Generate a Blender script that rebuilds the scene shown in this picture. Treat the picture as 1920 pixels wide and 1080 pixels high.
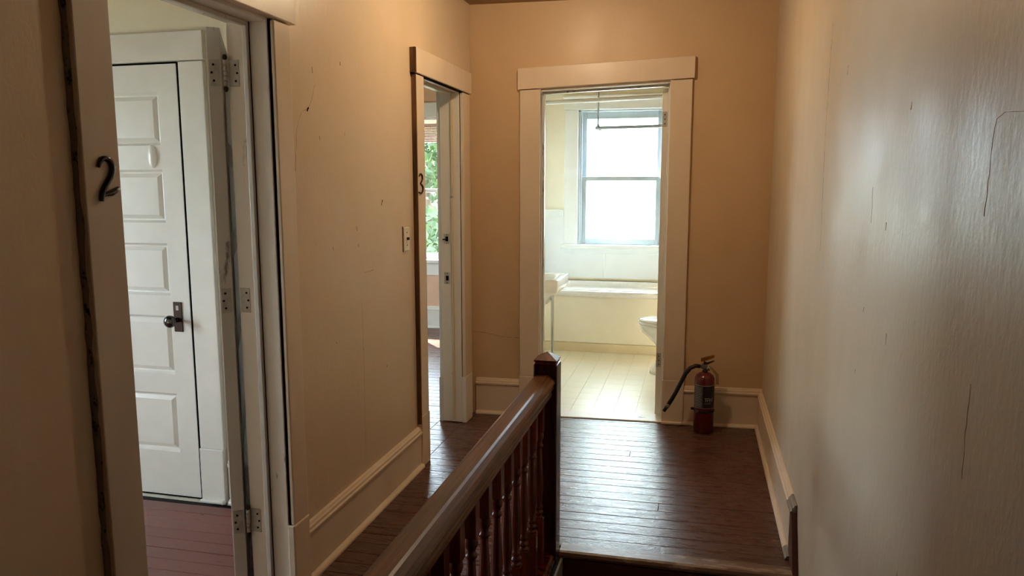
import bpy, bmesh, math, random
from mathutils import Vector, Matrix

random.seed(7)
scene = bpy.context.scene
for o in list(bpy.data.objects):
    bpy.data.objects.remove(o)
COL = scene.collection

# ------------------------------------------------------------------ camera
F_PX, YAW, PITCH, ROLL = 1402.84, math.radians(13.867), math.radians(7.782), math.radians(-0.055)
cam_d = bpy.data.cameras.new('camera')
cam_d.sensor_width = 36.0
cam_d.lens = F_PX / 1920.0 * 36.0
cam_d.clip_start = 0.02
cam = bpy.data.objects.new('camera', cam_d)
COL.objects.link(cam)
cam.location = (0, 0, 1.45)
fw = Vector((-math.sin(YAW) * math.cos(PITCH), math.cos(YAW) * math.cos(PITCH), -math.sin(PITCH)))
r0 = Vector((math.cos(YAW), math.sin(YAW), 0))
u0 = r0.cross(fw)
rr = r0 * math.cos(ROLL) + u0 * math.sin(ROLL)
uu = -r0 * math.sin(ROLL) + u0 * math.cos(ROLL)
cam.rotation_euler = Matrix((rr, uu, -fw)).transposed().to_euler()
scene.camera = cam

# ------------------------------------------------------------------ light, exposure
scene.view_settings.view_transform = 'Standard'
scene.view_settings.look = 'None'
scene.view_settings.gamma = 1.0
scene.view_settings.use_curve_mapping = False
scene.view_settings.exposure = 1.12
SKY = 15.0
SUN = 34.0
LAMP = 72.0
w = bpy.data.worlds.new('sky')
scene.world = w
w.use_nodes = True
bg = w.node_tree.nodes['Background']
bg.inputs['Color'].default_value = (0.74, 0.88, 1.0, 1)
bg.inputs['Strength'].default_value = SKY
sd = bpy.data.lights.new('sun', 'SUN')
sd.energy = SUN
sd.angle = math.radians(0.6)
sd.color = (1.0, 0.93, 0.82)
sun = bpy.data.objects.new('sun', sd)
COL.objects.link(sun)
sun.location = (-6, 14, 10)
sun.rotation_euler = Vector((0.85, -1.0, -1.36)).to_track_quat('-Z', 'Y').to_euler()


def portal(loc, size, facing):
    d = bpy.data.lights.new('window_portal', 'AREA')
    d.shape = 'RECTANGLE'
    d.size, d.size_y = size
    d.cycles.is_portal = True
    o = bpy.data.objects.new('window_portal', d)
    COL.objects.link(o)
    o.location = loc
    o.rotation_euler = Vector(facing).to_track_quat('-Z', 'Z').to_euler()


portal((-0.717, 7.36, 1.52), (0.84, 1.34), (0, -1, 0))
portal((-2.80, 7.36, 1.40), (0.80, 1.50), (0, -1, 0))
portal((-4.83, 1.45, 1.40), (1.0, 1.30), (1, 0, 0))
portal((-4.83, 5.40, 1.40), (0.80, 1.40), (1, 0, 0))
scene.cycles.use_denoising = True
scene.cycles.filter_width = 1.2
scene.cycles.max_bounces = 14
scene.cycles.diffuse_bounces = 8
scene.cycles.glossy_bounces = 4
scene.cycles.transparent_max_bounces = 12
scene.cycles.sample_clamp_indirect = 8.0
scene.cycles.caustics_reflective = False
scene.cycles.caustics_refractive = False


# ------------------------------------------------------------------ materials
def lin(h):
    h = h.lstrip('#')
    out = []
    for i in (0, 2, 4):
        c = int(h[i:i + 2], 16) / 255
        out.append(c / 12.92 if c <= 0.04045 else ((c + 0.055) / 1.055) ** 2.4)
    return (*out, 1)


class NT:
    def __init__(s, name):
        s.m = bpy.data.materials.new(name)
        s.m.use_nodes = True
        s.t = s.m.node_tree
        s.b = s.t.nodes['Principled BSDF']

    def n(s, kind, **kw):
        x = s.t.nodes.new(kind)
        for k, v in kw.items():
            if k in x.inputs:
                x.inputs[k].default_value = v
            else:
                setattr(x, k, v)
        return x

    def l(s, a, b):
        s.t.links.new(a, b)


def position(nt, scale=(1, 1, 1)):
    g = nt.n('ShaderNodeNewGeometry')
    mp = nt.n('ShaderNodeMapping')
    mp.inputs['Scale'].default_value = scale
    nt.l(g.outputs['Position'], mp.inputs['Vector'])
    return mp.outputs['Vector']


def paint(name, base, dark=None, rough=0.45, bump=0.12, scale=40, stretch=(1, 1, 1), var=6.0, lo=0.35, hi=0.75,
          spec=0.5, dist=0.004, rvar=0.0, coat=0.0):
    nt = NT(name)
    v = position(nt, stretch)
    n1 = nt.n('ShaderNodeTexNoise', Scale=var, Detail=6.0, Roughness=0.6)
    nt.l(v, n1.inputs['Vector'])
    cr = nt.n('ShaderNodeValToRGB')
    cr.color_ramp.elements[0].position = lo
    cr.color_ramp.elements[1].position = hi
    cr.color_ramp.elements[0].color = lin(dark or base)
    cr.color_ramp.elements[1].color = lin(base)
    nt.l(n1.outputs['Fac'], cr.inputs['Fac'])
    nt.l(cr.outputs['Color'], nt.b.inputs['Base Color'])
    nt.b.inputs['Roughness'].default_value = rough
    nt.b.inputs['Specular IOR Level'].default_value = spec
    nt.b.inputs['Coat Weight'].default_value = coat
    n2 = nt.n('ShaderNodeTexNoise', Scale=scale, Detail=5.0, Roughness=0.55)
    nt.l(v, n2.inputs['Vector'])
    bp = nt.n('ShaderNodeBump', Strength=bump, Distance=dist)
    nt.l(n2.outputs['Fac'], bp.inputs['Height'])
    nt.l(bp.outputs['Normal'], nt.b.inputs['Normal'])
    if rvar:
        mr = nt.n('ShaderNodeMapRange')
        mr.inputs['From Min'].default_value = 0.3
        mr.inputs['From Max'].default_value = 0.7
        mr.inputs['To Min'].default_value = rough - rvar
        mr.inputs['To Max'].default_value = rough + rvar
        n3 = nt.n('ShaderNodeTexNoise', Scale=var * 2.3, Detail=4.0)
        nt.l(v, n3.inputs['Vector'])
        nt.l(n3.outputs['Fac'], mr.inputs['Value'])
        nt.l(mr.outputs['Result'], nt.b.inputs['Roughness'])
    return nt.m


def chipped(name, base, under, amount=0.40, scale=14, stretch=(1, 1, 0.25), rough=0.4):
    """gloss paint worn through to what lies under it"""
    nt = NT(name)
    v = position(nt, stretch)
    n1 = nt.n('ShaderNodeTexNoise', Scale=scale, Detail=9.0, Roughness=0.7)
    nt.l(v, n1.inputs['Vector'])
    cr = nt.n('ShaderNodeValToRGB')
    cr.color_ramp.elements[0].position = amount - 0.03
    cr.color_ramp.elements[1].position = amount + 0.02
    cr.color_ramp.elements[0].color = lin(under)
    cr.color_ramp.elements[1].color = lin(base)
    nt.l(n1.outputs['Fac'], cr.inputs['Fac'])
    nt.l(cr.outputs['Color'], nt.b.inputs['Base Color'])
    nt.b.inputs['Roughness'].default_value = rough
    bp = nt.n('ShaderNodeBump', Strength=0.25, Distance=0.002)
    nt.l(n1.outputs['Fac'], bp.inputs['Height'])
    nt.l(bp.outputs['Normal'], nt.b.inputs['Normal'])
    return nt.m


def plain(name, base, rough=0.4, metal=0.0, spec=0.5, coat=0.0):
    nt = NT(name)
    n1 = nt.n('ShaderNodeTexNoise', Scale=30.0, Detail=4.0)
    nt.l(position(nt), n1.inputs['Vector'])
    mx = nt.n('ShaderNodeMixRGB', blend_type='MULTIPLY', Fac=0.18)
    mx.inputs['Color1'].default_value = lin(base)
    nt.l(n1.outputs['Fac'], mx.inputs['Color2'])
    nt.l(mx.outputs['Color'], nt.b.inputs['Base Color'])
    nt.b.inputs['Roughness'].default_value = rough
    nt.b.inputs['Metallic'].default_value = metal
    nt.b.inputs['Specular IOR Level'].default_value = spec
    nt.b.inputs['Coat Weight'].default_value = coat
    return nt.m


def board_mat(name, a, b, rough, worn=None, bump=0.35, stretch=(1.2, 8, 1)):
    nt = NT(name)
    v = position(nt, stretch)
    oi = nt.n('ShaderNodeObjectInfo')
    n1 = nt.n('ShaderNodeTexNoise', Scale=5.0, Detail=8.0, Roughness=0.65)
    nt.l(v, n1.inputs['Vector'])
    add = nt.n('ShaderNodeMath', operation='MULTIPLY_ADD')
    nt.l(oi.outputs['Random'], add.inputs[0])
    add.inputs[1].default_value = 0.22
    nt.l(n1.outputs['Fac'], add.inputs[2])
    cr = nt.n('ShaderNodeValToRGB')
    cr.color_ramp.elements[0].position = 0.38
    cr.color_ramp.elements[1].position = 0.80
    cr.color_ramp.elements[0].color = lin(a)
    cr.color_ramp.elements[1].color = lin(b)
    if worn:
        e = cr.color_ramp.elements.new(0.92)
        e.color = lin(worn)
    nt.l(add.outputs['Value'], cr.inputs['Fac'])
    nt.l(cr.outputs['Color'], nt.b.inputs['Base Color'])
    n2 = nt.n('ShaderNodeTexNoise', Scale=48.0, Detail=4.0, Roughness=0.55, Distortion=1.2)
    nt.l(position(nt, (0.8, 1.5, 1)), n2.inputs['Vector'])
    bp = nt.n('ShaderNodeBump', Strength=bump, Distance=0.003)
    nt.b.inputs['Specular IOR Level'].default_value = 0.34
    nt.l(n2.outputs['Fac'], bp.inputs['Height'])
    nt.l(bp.outputs['Normal'], nt.b.inputs['Normal'])
    mr = nt.n('ShaderNodeMapRange')
    mr.inputs['From Min'].default_value = 0.3
    mr.inputs['From Max'].default_value = 0.7
    mr.inputs['To Min'].default_value = rough - 0.07
    mr.inputs['To Max'].default_value = rough + 0.10
    nt.l(n1.outputs['Fac'], mr.inputs['Value'])
    nt.l(mr.outputs['Result'], nt.b.inputs['Roughness'])
    return nt.m


def wood(name, a, b, rough=0.3, along='Y'):
    nt = NT(name)
    sc = {'Y': (34, 1.0, 34), 'Z': (14, 14, 1.2), 'X': (1.2, 14, 14)}[along]
    v = position(nt, sc)
    n1 = nt.n('ShaderNodeTexNoise', Scale=3.0, Detail=8.0, Roughness=0.6)
    nt.l(v, n1.inputs['Vector'])
    cr = nt.n('ShaderNodeValToRGB')
    cr.color_ramp.elements[0].position = 0.32
    cr.color_ramp.elements[1].position = 0.72
    cr.color_ramp.elements[0].color = lin(a)
    cr.color_ramp.elements[1].color = lin(b)
    nt.l(n1.outputs['Fac'], cr.inputs['Fac'])
    nt.l(cr.outputs['Color'], nt.b.inputs['Base Color'])
    nt.b.inputs['Roughness'].default_value = rough
    nt.b.inputs['Coat Weight'].default_value = 0.05
    nt.b.inputs['Specular IOR Level'].default_value = 0.4
    bp = nt.n('ShaderNodeBump', Strength=0.15, Distance=0.001)
    nt.l(n1.outputs['Fac'], bp.inputs['Height'])
    nt.l(bp.outputs['Normal'], nt.b.inputs['Normal'])
    return nt.m


def pane_mat(name, tint, clear, haze):
    nt = NT(name)
    nt.t.nodes.remove(nt.b)
    out = nt.t.nodes['Material Output']
    tr = nt.n('ShaderNodeBsdfTransparent')
    tr.inputs['Color'].default_value = tint
    gl = nt.n('ShaderNodeBsdfGlossy')
    gl.inputs['Roughness'].default_value = 0.03
    a = nt.n('ShaderNodeMixShader')
    a.inputs[0].default_value = 0.06
    nt.l(tr.outputs[0], a.inputs[1])
    nt.l(gl.outputs[0], a.inputs[2])
    if haze:
        tl = nt.n('ShaderNodeBsdfTranslucent')
        tl.inputs['Color'].default_value = tint
        n1 = nt.n('ShaderNodeTexVoronoi', Scale=90.0)
        nt.l(position(nt), n1.inputs['Vector'])
        bp = nt.n('ShaderNodeBump', Strength=0.5, Distance=0.002)
        nt.l(n1.outputs['Distance'], bp.inputs['Height'])
        nt.l(bp.outputs['Normal'], tl.inputs['Normal'])
        b = nt.n('ShaderNodeMixShader')
        b.inputs[0].default_value = haze
        nt.l(a.outputs[0], b.inputs[1])
        nt.l(tl.outputs[0], b.inputs[2])
        nt.l(b.outputs[0], out.inputs[0])
    else:
        nt.l(a.outputs[0], out.inputs[0])
    return nt.m


M = {}
M['hall'] = paint('hall_wall_paint', '#d3b592', '#cbab85', rough=0.42, bump=0.25, scale=55, stretch=(1, 1, 0.6), var=2.2, dist=0.003, rvar=0.05)
M['hall_left_lit'] = paint('hall_left_wall_lit_paint', '#d8c3a9', '#cfb798', rough=0.40, spec=0.7, bump=0.3, scale=50, stretch=(1, 1, 0.7), var=2.0, dist=0.003, rvar=0.05)  # end wall paint made paler and greyer; neutral light put into the colour
M['caulk'] = chipped('rough_grey_joint', '#7d7468', '#241d18', 0.43, 40, (1, 1, .5), 0.7)
M['hall_right'] = paint('hall_right_wall_paint', '#cdbda8', '#c6b49c', rough=0.43, spec=0.75, bump=0.4, scale=44, stretch=(1, 1.2, 0.72), var=2.2, dist=0.003, rvar=0.06)
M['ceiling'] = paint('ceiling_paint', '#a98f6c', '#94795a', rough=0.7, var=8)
M['cream_trim'] = paint('cream_trim_paint', '#e2d0bb', '#d9c4ac', rough=0.34, bump=0.12, scale=30, stretch=(1, 1, 0.3), var=5)
M['mauve_trim'] = paint('mauve_trim_paint', '#cfc0b0', '#c0ae9d', rough=0.42, bump=0.15, scale=30, stretch=(1, 1, 0.3), var=5)  # greyer and darker than the cream trim, for the near casing
M['worn_trim'] = chipped('worn_cream_paint', '#d8c4a0', '#6b4a30', 0.36, 10)
M['white'] = paint('white_gloss_paint', '#e2e1dc', '#d7d6d0', rough=0.3, bump=0.06, scale=30, var=4)
M['worn_white'] = chipped('worn_white_paint', '#e2dace', '#8d867e', 0.36, 12)
M['grey_white'] = chipped('greyed_white_paint', '#cfcac2', '#777069', 0.39, 9)
M['room_two_wall'] = paint('room_two_wall_paint', '#e6e0cf', '#ded7c4', rough=0.55)
M['room_three_wall'] = paint('room_three_wall_paint', '#dcbb9f', '#d2ae92', rough=0.55)
M['bath_wall'] = paint('bath_wall_paint', '#f1ede0', '#ede8d8', rough=0.45, bump=0.05)
M['bath_white'] = paint('bath_white_paint', '#eef1f3', '#e8ecee', rough=0.3, bump=0.04)
M['sash_grey'] = paint('grey_white_sash_paint', '#bcc6cd', '#b0bbc3', rough=0.35, bump=0.04)
M['bath_panel'] = paint('tub_panel_paint', '#efebdc', '#ebe6d5', rough=0.4, bump=0.04)
M['tan'] = paint('tan_base_paint', '#dfd3b6', '#d6c8a8', rough=0.45, bump=0.05)
M['floor'] = board_mat('brown_floor_paint', '#583a30', '#5f4037', 0.27, None, 0.38)
M['floor_red'] = board_mat('red_brown_floor_paint', '#6a3c34', '#794a41', 0.33, None, 0.25)
M['nosing'] = chipped('worn_nosing_paint', '#715748', '#9c8a7b', 0.48, 16, (0.4, 2, 1), 0.35)
M['subfloor'] = plain('dark_subfloor', '#140c08', 0.9)
M['gap'] = plain('dark_gap', '#0c0907', 0.95, spec=0.1)
M['tile'] = paint('pale_vinyl', '#e8e3d0', '#e2dcc6', rough=0.3, bump=0.03, var=1.5)
M['grout'] = plain('vinyl_joint', '#d8cfb6', 0.6)
M['rail_wood'] = wood('handrail_wood', '#38200f', '#84573a', 0.34, 'Y')
M['dark_wood'] = wood('newel_wood', '#240d08', '#3c170e', 0.24, 'Z')
M['red_wood'] = wood('baluster_wood', '#3f150c', '#6b2a18', 0.26, 'Z')
M['stair_brown'] = plain('stair_paint', '#54291b', 0.4)
M['bare_wood'] = wood('bare_edge_wood', '#3b2412', '#8a6238', 0.6, 'Z')
M['grey_wood'] = wood('bare_grey_wood', '#5d5048', '#a59a8e', 0.5, 'Y')
M['black_metal'] = plain('black_metal', '#0d0c0c', 0.22, 0.3, coat=0.5)
M['brown_metal'] = plain('dark_brass', '#3a2a20', 0.4, 0.6)
M['painted_hinge'] = paint('painted_hinge', '#c9c4ba', '#a49d92', rough=0.4, var=30)
M['chrome'] = plain('chrome', '#c9ced0', 0.14, 1.0)
M['grey_metal'] = plain('grey_metal_tube', '#a9b2b8', 0.35, 0.1)
M['knob'] = plain('black_china_knob', '#050505', 0.06, coat=1.0)
M['china'] = plain('white_china', '#f4f5f3', 0.1, coat=0.6)
M['red'] = plain('red_enamel', '#64100d', 0.28, coat=0.4)
M['rubber'] = plain('black_rubber', '#0b0b0c', 0.5)
M['label_grey'] = plain('grey_label_print', '#4c4d50', 0.5)
M['label_black'] = plain('black_label_print', '#0e0e10', 0.45)
M['label_ink'] = plain('pale_label_ink', '#a9a8a4', 0.5)
M['tag'] = plain('paper_tag', '#a08a66', 0.7)
M['brass'] = plain('brass', '#a2702c', 0.3, 0.8)
M['ivory'] = plain('ivory_plastic', '#e9dfcc', 0.35)
M['blind'] = plain('pink_beige_blind', '#dcb9a8', 0.5)
M['clear'] = pane_mat('clear_glass', (0.96, 0.98, 0.98, 1), 1, 0)
M['frosted'] = pane_mat('textured_glass', (0.90, 0.97, 0.97, 1), 1, 0.72)
nt = NT('leaf')
nt.b.inputs['Base Color'].default_value = lin('#37472a')
tl_ = nt.n('ShaderNodeBsdfTranslucent')
tl_.inputs['Color'].default_value = lin('#3f5230')
mx_ = nt.n('ShaderNodeMixShader')
mx_.inputs[0].default_value = 0.5
nt.l(nt.b.outputs[0], mx_.inputs[1])
nt.l(tl_.outputs[0], mx_.inputs[2])
nt.l(mx_.outputs[0], nt.t.nodes['Material Output'].inputs[0])
M['leaf'] = nt.m
M['bark'] = plain('bark', '#5b4a3b', 0.8)
M['grass'] = plain('grass', '#7b7d66', 0.9)
nt = NT('lamp_glass')
nt.b.inputs['Base Color'].default_value = (0.9, 0.85, 0.75, 1)
nt.b.inputs['Emission Color'].default_value = (1.0, 0.78, 0.50, 1)
nt.b.inputs['Emission Strength'].default_value = LAMP
M['lamp'] = nt.m

# ------------------------------------------------------------------ builders
WL = {}


class MB:
    def __init__(s):
        s.v, s.f, s.sm = [], [], []

    def add(s, vs, fs, smooth=False):
        o = len(s.v)
        s.v += [tuple(p) for p in vs]
        s.f += [tuple(i + o for i in f) for f in fs]
        s.sm += [smooth] * len(fs)
        return s

    def box(s, x0, x1, y0, y1, z0, z1):
        x0, x1 = min(x0, x1), max(x0, x1)
        y0, y1 = min(y0, y1), max(y0, y1)
        z0, z1 = min(z0, z1), max(z0, z1)
        vs = [(x, y, z) for z in (z0, z1) for y in (y0, y1) for x in (x0, x1)]
        return s.add(vs, [(0, 2, 3, 1), (4, 5, 7, 6), (0, 1, 5, 4), (2, 6, 7, 3), (1, 3, 7, 5), (0, 4, 6, 2)])

    def prism(s, prof, axis, a, b, smooth=False):
        """2-D outline swept from a to b: axis 'x' takes (y,z), 'y' takes (x,z), 'z' takes (x,y)"""
        mk = {'x': lambda p, t: (t, p[0], p[1]), 'y': lambda p, t: (p[0], t, p[1]), 'z': lambda p, t: (p[0], p[1], t)}[axis]
        n = len(prof)
        s.add([mk(p, a) for p in prof] + [mk(p, b) for p in prof],
              [(i, (i + 1) % n, n + (i + 1) % n, n + i) for i in range(n)], smooth)
        o = len(s.v) - 2 * n
        s.f += [tuple(o + i for i in reversed(range(n))), tuple(o + n + i for i in range(n))]
        s.sm += [False, False]
        return s

    def loft(s, rings, smooth=True, cap=True, closed=True):
        n = len(rings[0])
        vs = [p for r in rings for p in r]
        fs = []
        for k in range(len(rings) - 1):
            for i in range(n if closed else n - 1):
                j = (i + 1) % n
                fs.append((k * n + i, k * n + j, (k + 1) * n + j, (k + 1) * n + i))
        if cap:
            fs.append(tuple(reversed(range(n))))
            fs.append(tuple((len(rings) - 1) * n + i for i in range(n)))
        return s.add(vs, fs, smooth)

    def lathe(s, prof, c, n=20, axis='z', cap=True):
        """profile of (radius, height) turned about an axis through c"""
        def pt(r, h, a):
            q = (r * math.cos(a), r * math.sin(a))
            d = {'z': (q[0], q[1], h), 'x': (h, q[0], q[1]), 'y': (q[1], h, q[0])}[axis]
            return (c[0] + d[0], c[1] + d[1], c[2] + d[2])
        return s.loft([[pt(max(r, 1e-4), h, 2 * math.pi * i / n) for i in range(n)] for r, h in prof], True, cap)

    def tube(s, path, rad, n=10, flat=1.0):
        P = [Vector(p) for p in path]
        rads = rad if isinstance(rad, (list, tuple)) else [rad] * len(P)
        rings = []
        prev = None
        for i, p in enumerate(P):
            t = (P[min(i + 1, len(P) - 1)] - P[max(i - 1, 0)]).normalized()
            if prev is None:
                up = Vector((0, 0, 1)) if abs(t.z) < 0.9 else Vector((0, 1, 0))
                a = t.cross(up).normalized()
            else:
                a = (prev - t * prev.dot(t)).normalized()
            prev = a
            b = t.cross(a).normalized()
            rings.append([p + (a * math.cos(2 * math.pi * k / n) + b * math.sin(2 * math.pi * k / n) * flat) * rads[i] for k in range(n)])
        return s.loft(rings, True, True)

    def build(s, name, mat, parent=None, origin=None, bevel=0.0, xf=None, kind=None, seg=2):
        vs = [xf(*p) for p in s.v] if xf else s.v
        base = WL.get(parent.name, Vector()) if parent else Vector()
        org = Vector(origin) if origin is not None else base
        me = bpy.data.meshes.new(name)
        me.from_pydata([(p[0] - org.x, p[1] - org.y, p[2] - org.z) for p in vs], [], s.f)
        me.polygons.foreach_set('use_smooth', s.sm)
        bm = bmesh.new()
        bm.from_mesh(me)
        bmesh.ops.recalc_face_normals(bm, faces=bm.faces)
        bm.to_mesh(me)
        bm.free()
        me.materials.append(M[mat])
        me.update()
        o = bpy.data.objects.new(name, me)
        COL.objects.link(o)
        o.location = org - base
        WL[o.name] = org
        if parent:
            o.parent = parent
        if bevel:
            b = o.modifiers.new('bevel', 'BEVEL')
            b.width = bevel
            b.segments = seg
            b.limit_method = 'ANGLE'
            b.angle_limit = math.radians(40)
        if kind:
            o['kind'] = kind
        return o


def tag(o, label, cat, group=None, kind=None):
    o['label'] = label
    o['category'] = cat
    if group:
        o['group'] = group
    if kind:
        o['kind'] = kind
    return o


def thing(name, loc, label, cat, group=None, kind=None):
    o = bpy.data.objects.new(name, None)
    o.empty_display_size = 0.1
    COL.objects.link(o)
    o.location = loc
    WL[o.name] = Vector(loc)
    return tag(o, label, cat, group, kind)


def struct(name, mb, mat, label, cat, bevel=0.0, xf=None):
    o = mb.build(name, mat, None, (0, 0, 0), bevel, xf)
    return tag(o, label, cat, None, 'structure')


def dup(o, parent, loc):
    c = o.copy()
    COL.objects.link(c)
    c.parent = parent
    base = WL.get(parent.name, Vector()) if parent else Vector()
    c.location = Vector(loc) - base
    WL[c.name] = Vector(loc)
    return c


def box(*a):
    return MB().box(*a)


def wall_x(mb, x0, x1, y0, y1, z0, z1, holes):
    """wall in a plane of constant x with openings (y0,y1,z0,z1)"""
    y = y0
    for a, b, c, d in sorted(holes):
        mb.box(x0, x1, y, a, z0, z1)
        if c > z0:
            mb.box(x0, x1, a, b, z0, c)
        if d < z1:
            mb.box(x0, x1, a, b, d, z1)
        y = b
    mb.box(x0, x1, y, y1, z0, z1)
    return mb


def wall_y(mb, y0, y1, x0, x1, z0, z1, holes):
    x = x0
    for a, b, c, d in sorted(holes):
        mb.box(x, a, y0, y1, z0, z1)
        if c > z0:
            mb.box(a, b, y0, y1, z0, c)
        if d < z1:
            mb.box(a, b, y0, y1, d, z1)
        x = b
    mb.box(x, x1, y0, y1, z0, z1)
    return mb


# the far wall of the hall stands a little out of square
def EW(x, y, z):
    return (x, 4.6 - 0.058 * (0.41 - x) + y, z)


CEIL = 2.53
LX0, LX1 = -1.49, -1.37            # the hall's left wall
RX = 0.41                          # face of the right wall
D2 = (1.536, 2.243)                # door opening with the digit 2
D3 = (3.618, 4.263)                # door opening with the digit 3
BX = (-0.935, -0.178)              # bathroom opening

# ------------------------------------------------------------------ walls, ceiling
wl = struct('wall_left', wall_x(MB(), LX0, LX1, -2.6, 4.49, -0.2, CEIL, [(D2[0] - .02, D2[1] + .02, -0.005, 1.995), (D3[0] - .02, D3[1] + .02, -0.005, 2.01)]),
            'hall_left_lit', 'long beige painted plaster wall holding the two numbered door openings', 'wall')
wr = struct('wall_right', box(RX, RX + .12, -2.6, 7.2, -2.75, CEIL), 'hall_right',
            'bare greyish beige wall that runs along the stair opening', 'wall')
we = struct('wall_back', wall_y(MB(), 0, .12, LX0, RX + .05, -0.2, CEIL, [(BX[0] - .02, BX[1] + .02, -0.005, 2.075)]), 'hall',
            'tan end wall of the hall around the bathroom doorway', 'wall', xf=EW)
struct('wall_behind', box(-1.6, RX + .12, -2.7, -2.6, -2.75, CEIL), 'hall', 'beige wall that closes the hall behind the stairs', 'wall')
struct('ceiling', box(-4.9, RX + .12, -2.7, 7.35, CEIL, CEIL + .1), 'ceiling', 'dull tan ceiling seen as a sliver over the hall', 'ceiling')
wp = struct('wall_partition', wall_y(MB(), 2.895, 3.0, -4.7, LX0, -0.1, CEIL, [(-2.97, -2.175, -0.005, 1.99)]), 'room_two_wall',
            'cream wall around the white panelled closet door', 'wall')
struct('wall_near', box(-4.7, LX0, 0.1, 0.2, -0.1, CEIL), 'room_two_wall', 'cream near wall of the room behind the doorway marked 2', 'wall')
struct('wall_outer', wall_x(MB(), -4.82, -4.7, 0.1, 7.35, -0.1, CEIL, [(.95, 1.95, 0.75, 2.05), (5.0, 5.8, 0.7, 2.1)]), 'room_two_wall',
       'cream outer wall with a window in the room behind the doorway marked 2', 'wall')
wb = struct('wall_bathroom', box(-1.59, LX0, 4.62, 7.2, -0.1, CEIL), 'bath_wall', 'pale yellow side wall behind the bathroom sink', 'wall')
wf = struct('wall_far', wall_y(MB(), 7.2, 7.35, -4.7, RX + .12, -0.1, CEIL, [(-3.16, -2.45, 0.70, 2.12), (-1.124, -0.31, 0.86, 2.165)]), 'bath_wall',
            'pale yellow outer wall with the bright windows', 'wall')
box(-4.7, -1.59, 7.188, 7.1995, 0, 0.70).build('wall_facing', 'room_three_wall', wf)
box(-4.7, -3.16, 7.188, 7.1995, 0.70, CEIL).build('wall_facing', 'room_three_wall', wf)
box(-2.45, -1.59, 7.188, 7.1995, 0.70, CEIL).build('wall_facing', 'room_three_wall', wf)
box(-3.16, -2.45, 7.188, 7.1995, 2.12, CEIL).build('wall_facing', 'room_three_wall', wf)
# closet behind the panelled door
struct('wall_closet', box(-3.2, -2.0, 3.5, 3.56, -0.1, CEIL), 'room_two_wall', 'wall closing the closet behind its white door', 'wall')


# old repairs: cracks and seams in the plaster
def crack(pts, parent, mat='gap', r=0.0012):
    rc = random.Random(len(pts) * 31 + int(pts[0][1] * 1000))
    out = []
    for p, q in zip(pts, pts[1:]):
        n = max(1, int((Vector(q) - Vector(p)).length / .012))
        for k in range(n):
            v = Vector(p).lerp(Vector(q), k / n)
            j = rc.uniform(-.0022, .0022) if n > 1 and k else 0
            out.append((v.x, v.y + j, v.z) if parent is not we else (v.x, v.y, v.z + j))
    out.append(pts[-1])
    rad = [r * rc.uniform(.35, 1.3) for _ in out]
    return MB().tube(out, rad, 5).build('plaster_crack', mat, parent)


M['crack'] = plain('crack_tan', '#a08a6c', 0.8)  # tan tone of the plaster cracks, slightly darker than the walls
crack([(RX, 1.131, 1.546), (RX, 1.194, 1.551), (RX, 1.222, 1.544), (RX, 1.231, 1.517), (RX, 1.233, 1.479), (RX, 1.240, 1.405)], wr, 'crack', .0005)
crack([(RX, 2.714, 1.981), (RX, 2.746, 1.606), (RX, 2.718, 1.23)], wr, 'crack', .0006)
crack([(RX, 1.237, 1.152), (RX, 1.242, 1.06), (RX, 1.24, 1.0)], wr, 'crack', .0006)
crack([(RX, 1.98, 1.447), (RX, 1.975, 1.36)], wr, 'crack', .0006)
crack([(LX1, 2.55, 1.814), (LX1, 2.518, 1.753), (LX1, 2.497, 1.729), (LX1, 2.446, 1.709), (LX1, 2.41, 1.65), (LX1, 2.39, 1.5)], wl, 'crack', .0007)
crack([(LX1, 2.497, 1.729), (LX1, 2.49, 1.722), (LX1, 2.487, 1.715)], wl, 'gap', .003)
crack([(LX1, 3.132, 1.387), (LX1, 3.119, 1.364)], wl, 'gap', .0022)
crack([(LX1, 2.891, 0.977), (LX1, 2.896, 0.651), (LX1, 2.888, 0.271)], wl, 'crack', .0006)
crack([EW(-1.37, 0, .53), EW(-1.28, 0, .525), EW(-1.2, 0, .505), EW(-1.14, 0, .50), EW(-1.06, 0, .50)], we, 'crack', .0014)
crack([(LX1, 2.76, 1.93), (LX1, 2.757, 1.915)], wl, 'crack', .002)
crack([(LX1, 2.78, 1.66), (LX1, 2.779, 1.65)], wl, 'crack', .002)


rn = random.Random(11)
for k in range(9):
    y, z = rn.uniform(2.5, 3.3), rn.uniform(.5, 1.9)
    crack([(LX1, y, z), (LX1, y + .003, z - rn.uniform(.006, .02))], wl, 'crack', .0013)
for k in range(7):
    y, z = rn.uniform(1.2, 2.4), rn.uniform(.6, 1.8)
    crack([(RX, y, z), (RX, y + .004, z - rn.uniform(.006, .03))], wr, 'crack', .0010)
crack([(LX1, 2.93, 1.085), (LX1, 2.97, 1.083), (LX1, 3.02, 1.087)], wl, 'crack', .0012)


# ------------------------------------------------------------------ floors
def boards(parent, x0, x1, y0, y1, pitch, slope, mat, joints=0.25, thick=.02, drop=0.0):
    y = y0
    k = 0
    while y < y1 - 0.01:
        h = min(pitch * random.uniform(0.96, 1.04), y1 - y)
        cuts = [x0, x1]
        if random.random() < joints and x1 - x0 > 1.0:
            cuts.insert(1, random.uniform(x0 + .4, x1 - .4))
        for a, b in zip(cuts, cuts[1:]):
            dz = random.uniform(-0.0012, 0.0)
            g = random.uniform(.0014, .0038)
            mb = box(a + .0006, b - .0006, y + g / 2, y + h - g / 2, drop - thick, drop + dz)
            mb.v = [(p[0], p[1] + slope * (p[0] - RX), p[2]) for p in mb.v]
            mb.build('floorboard', mat, parent, ((a + b) / 2, y, drop), .0016, seg=1)
        y += h
        k += 1


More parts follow.
